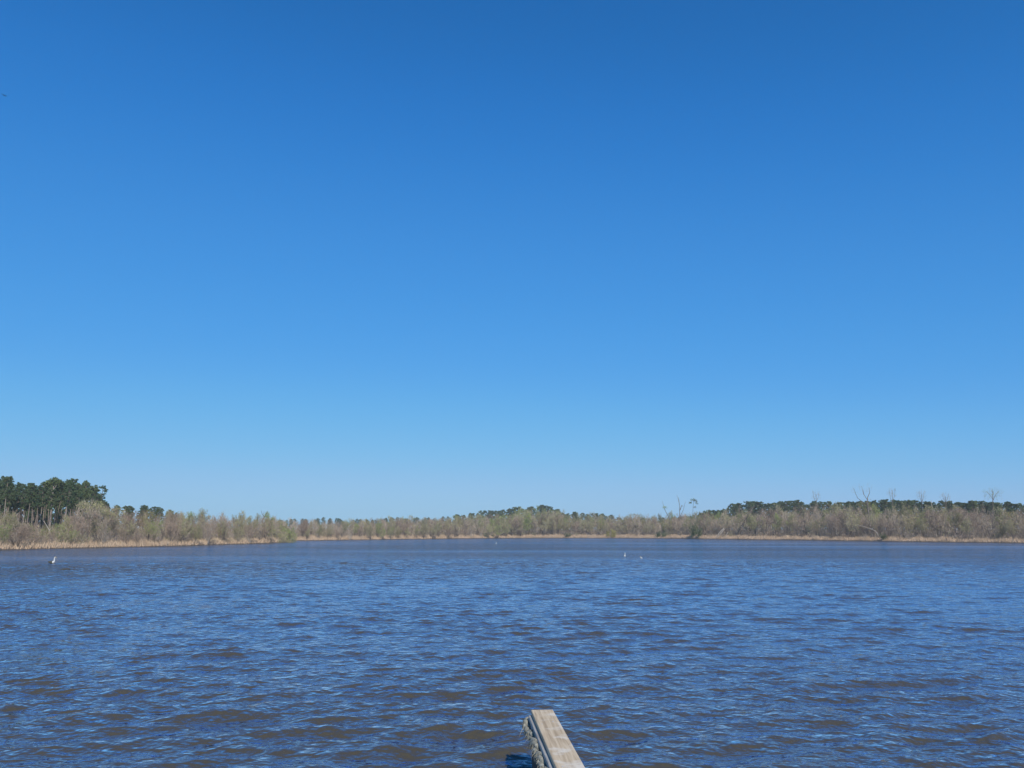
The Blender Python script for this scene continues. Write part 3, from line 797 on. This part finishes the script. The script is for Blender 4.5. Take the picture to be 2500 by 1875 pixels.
part('side_beam', lambda b: b.box((hw - .055, -LEN, ZT - .13), (hw - .012, -.02, ZT - .041), .004), M['wet_wood'])
for z1, z0 in ((ZT - .082, ZT - .262), (ZT - .268, ZT - .45)):
    part('fascia_board', lambda b: b.box((-hw + .002, -LEN, z0), (-hw + .04, -.03, z1), .004), M['wet_wood'])
for yy in (-.22, -2.4, -4.6):
    part('post', lambda b: b.tube([(-.0, yy, -1.6), (0, yy, .2), (0, yy, ZT - .045)], [.062, .06, .058], 14), M['wet_wood'], smooth=True)
for xx, yy in ((-.055, -.5), (.04, -.42), (-.05, -1.62), (.05, -1.7), (-.05, -2.9), (.05, -2.85)):
    part('nail', lambda b: b.tube([(xx, yy, ZT - .004), (xx, yy, ZT + .0025)], [.007, .006], 8), M['nail'], plank)

def rope():
    r_ = np.random.default_rng(77)
    y = np.linspace(.1, -LEN + .1, 230)
    cxr = -hw - .036 + .005 * np.sin(y * 9) + .004 * np.sin(y * 23)
    cz = ZT - .118 + .010 * np.sin(y * 7 + .5) + .012 * np.sin(y * 17 + 1) - .02 * np.clip(y + .1, -1, 1)
    C = np.stack([cxr, y, cz], 1)
    mb = MB()
    tw_ = 2 * math.pi / .30
    for s_ in range(3):
        a = y * tw_ + s_ * 2.094 + .8 * np.sin(y * 3.1) + .35 * np.sin(y * 8.7 + s_)
        P = C + np.stack([np.cos(a) * .0165, np.zeros_like(y), np.sin(a) * .0165], 1)
        R = .0155 + .0035 * np.sin(y * 31 + s_) + .003 * np.sin(y * 67 + s_ * 2) + .0022 * r_.normal(size=len(y))
        mb.tube(P, R, 9)
    n = 5200
    i = r_.integers(0, len(y), n); a = r_.uniform(0, 6.28, n)
    rad_ = .029
    P0 = C[i] + np.stack([np.cos(a) * rad_, r_.normal(0, .01, n), np.sin(a) * rad_], 1)
    d = np.stack([np.cos(a) * .35, r_.normal(0, .7, n), np.sin(a) * .35 - .55], 1)
    d /= np.linalg.norm(d, axis=1)[:, None]
    mb.blades(P0, P0 + d * (r_.uniform(.012, .04, n) + .06 * (r_.uniform(0, 1, n) > .93))[:, None], .0045, 0, r_)
    return mb.mesh('rope', [M['rope']], True)
ro = obj('rope', rope(), None, pier.location); ro.rotation_euler = pier.rotation_euler
tag(ro, 'thick frayed old rope strung along the left side of the pier', 'rope')

# ------------------------------------------------------------------ birds
def flat_mat(name, c):
    m = veg_mat(name, c, tuple(v * 1.08 for v in c), .7, 9, .4); return m
M['white_feather'] = flat_mat('white_feathers', (.47, .48, .48))
M['dark_feather'] = flat_mat('dark_grey_brown_feathers', (.055, .055, .045))
M['bill'] = flat_mat('bill', (.30, .25, .16))
M['black_feather'] = flat_mat('black_feathers', (.012, .013, .016))
def floating_bird(label, x, ywater, scale, head_right, body, neck, flat=1.0, yaw=0.0, group=None, name='water_bird'):
    p = on_plane(x, ywater, 0)
    P = np.array([(-.24, 0, .15), (-.20, 0, .13), (-.13, 0, .10), (-.02, 0, .085), (.08, 0, .09), (.135, 0, .13), (.15, 0, .19), (.142, 0, .26), (.145, 0, .33), (.165, 0, .385), (.195, 0, .40), (.225, 0, .385), (.25, 0, .34), (.262, 0, .28)])
    R = np.array([.008, .03, .07, .098, .098, .07, .046, .036, .034, .04, .036, .018, .013, .004])
    mb = MB()
    n = len(P); sides = 12
    mb.tube(P, R, sides)
    me = mb.mesh('bird', [body, neck, M['bill']], True)
    mi = []
    for pl in me.polygons:
        c = pl.center
        if c.x > .205 and c.z > .25: mi.append(2)
        elif c.x > .075: mi.append(1)
        else: mi.append(0)
    me.polygons.foreach_set('material_index', mi)
    o = obj(name, me, None, (p[0], p[1], -.015))
    o.scale = (scale, scale, scale * flat)
    o.rotation_euler = (0, 0, yaw if head_right else math.pi + yaw)
    return tag(o, label, 'bird', group)
floating_bird('dark-bodied bird with an upright white neck floating near the left bank', 126, 1376, 1.1, True, M['dark_feather'], M['white_feather'])
floating_bird('bright white upright bird floating right of centre, left of a smaller one', 1525, 1359, .82, True, M['white_feather'], M['white_feather'], yaw=1.15)
floating_bird('small hunched pale bird floating right of the bright white one', 1566, 1363, .72, False, M['white_feather'], M['white_feather'], .62, yaw=.9)
floating_bird('tiny distant white bird floating near the far shore at centre', 1211, 1328, .95, True, M['white_feather'], M['white_feather'], yaw=1.3)
# low dark log in the water right of the dark-bodied bird
p = on_plane(158, 1391, 0)
mb = MB(); mb.tube([(-.36, 0, -.04), (-.2, .02, -.01), (0, 0, .02), (.2, -.01, .035), (.3, 0, .03)], [.03, .05, .055, .05, .03], 8)
tag(obj('driftwood', mb.mesh('driftwood', [M['wet_wood']], True), None, tuple(p)), 'low dark piece of driftwood floating below the dark-bodied bird', 'driftwood')

def flying_bird():
    c = at_range(10.2, 233, 64)
    mb = MB()
    mb.tube([(0, -.36, 0), (0, -.2, .0), (0, 0, .0), (0, .16, .01), (0, .25, .02), (0, .33, .01)], [.05, .045, .085, .07, .045, .012], 8)
    body = mb.mesh('body', [M['black_feather']], True)
    o = thing('flying_bird', 'small dark bird gliding alone in the sky at the upper left edge', 'bird', tuple(c))
    obj('body', body, o)
    for s_ in (-1, 1):
        span = [(0.04, .0), (.3, .14 if s_ < 0 else .0), (.6, .30 if s_ < 0 else .01)]
        V, Q = [], []
        for i, (xx, zz) in enumerate(span):
            ch = [.26, .24, .10][i]; sw = [.0, .04, -.08][i]
            V += [(s_ * xx, sw + ch / 2, zz), (s_ * xx, sw, zz + .03), (s_ * xx, sw - ch / 2, zz), (s_ * xx, sw, zz - .02)]
        for i in range(2):
            for k in range(4): Q.append((i * 4 + k, i * 4 + (k + 1) % 4, i * 4 + 4 + (k + 1) % 4, i * 4 + 4 + k))
        Q.append((8, 9, 10, 11))
        w = MB(); w.add(V, None, Q)
        obj('wing', w.mesh('wing', [M['black_feather']], True), o)
    o.rotation_euler = (0, math.radians(6), .2)
    o.scale = (.34, .34, .34)
flying_bird()

# ------------------------------------------------------------------ the thin spring haze over the lake
mh = bpy.data.materials.new('thin_haze'); mh.use_nodes = True
hn, hl = mh.node_tree.nodes, mh.node_tree.links
hn.remove(hn['Principled BSDF'])
pv = hn.new('ShaderNodeVolumePrincipled')
pv.inputs['Color'].default_value = (.90, .95, 1.0, 1)
pv.inputs['Density'].default_value = .00030
pv.inputs['Anisotropy'].default_value = .0
hl.new(pv.outputs[0], hn['Material Output'].inputs['Volume'])
mb = MB(); mb.box((-1450, -1450, -3.6), (1450, 1450, 41))
hz = obj('haze', mb.mesh('haze', [mh])); hz['kind'] = 'stuff'
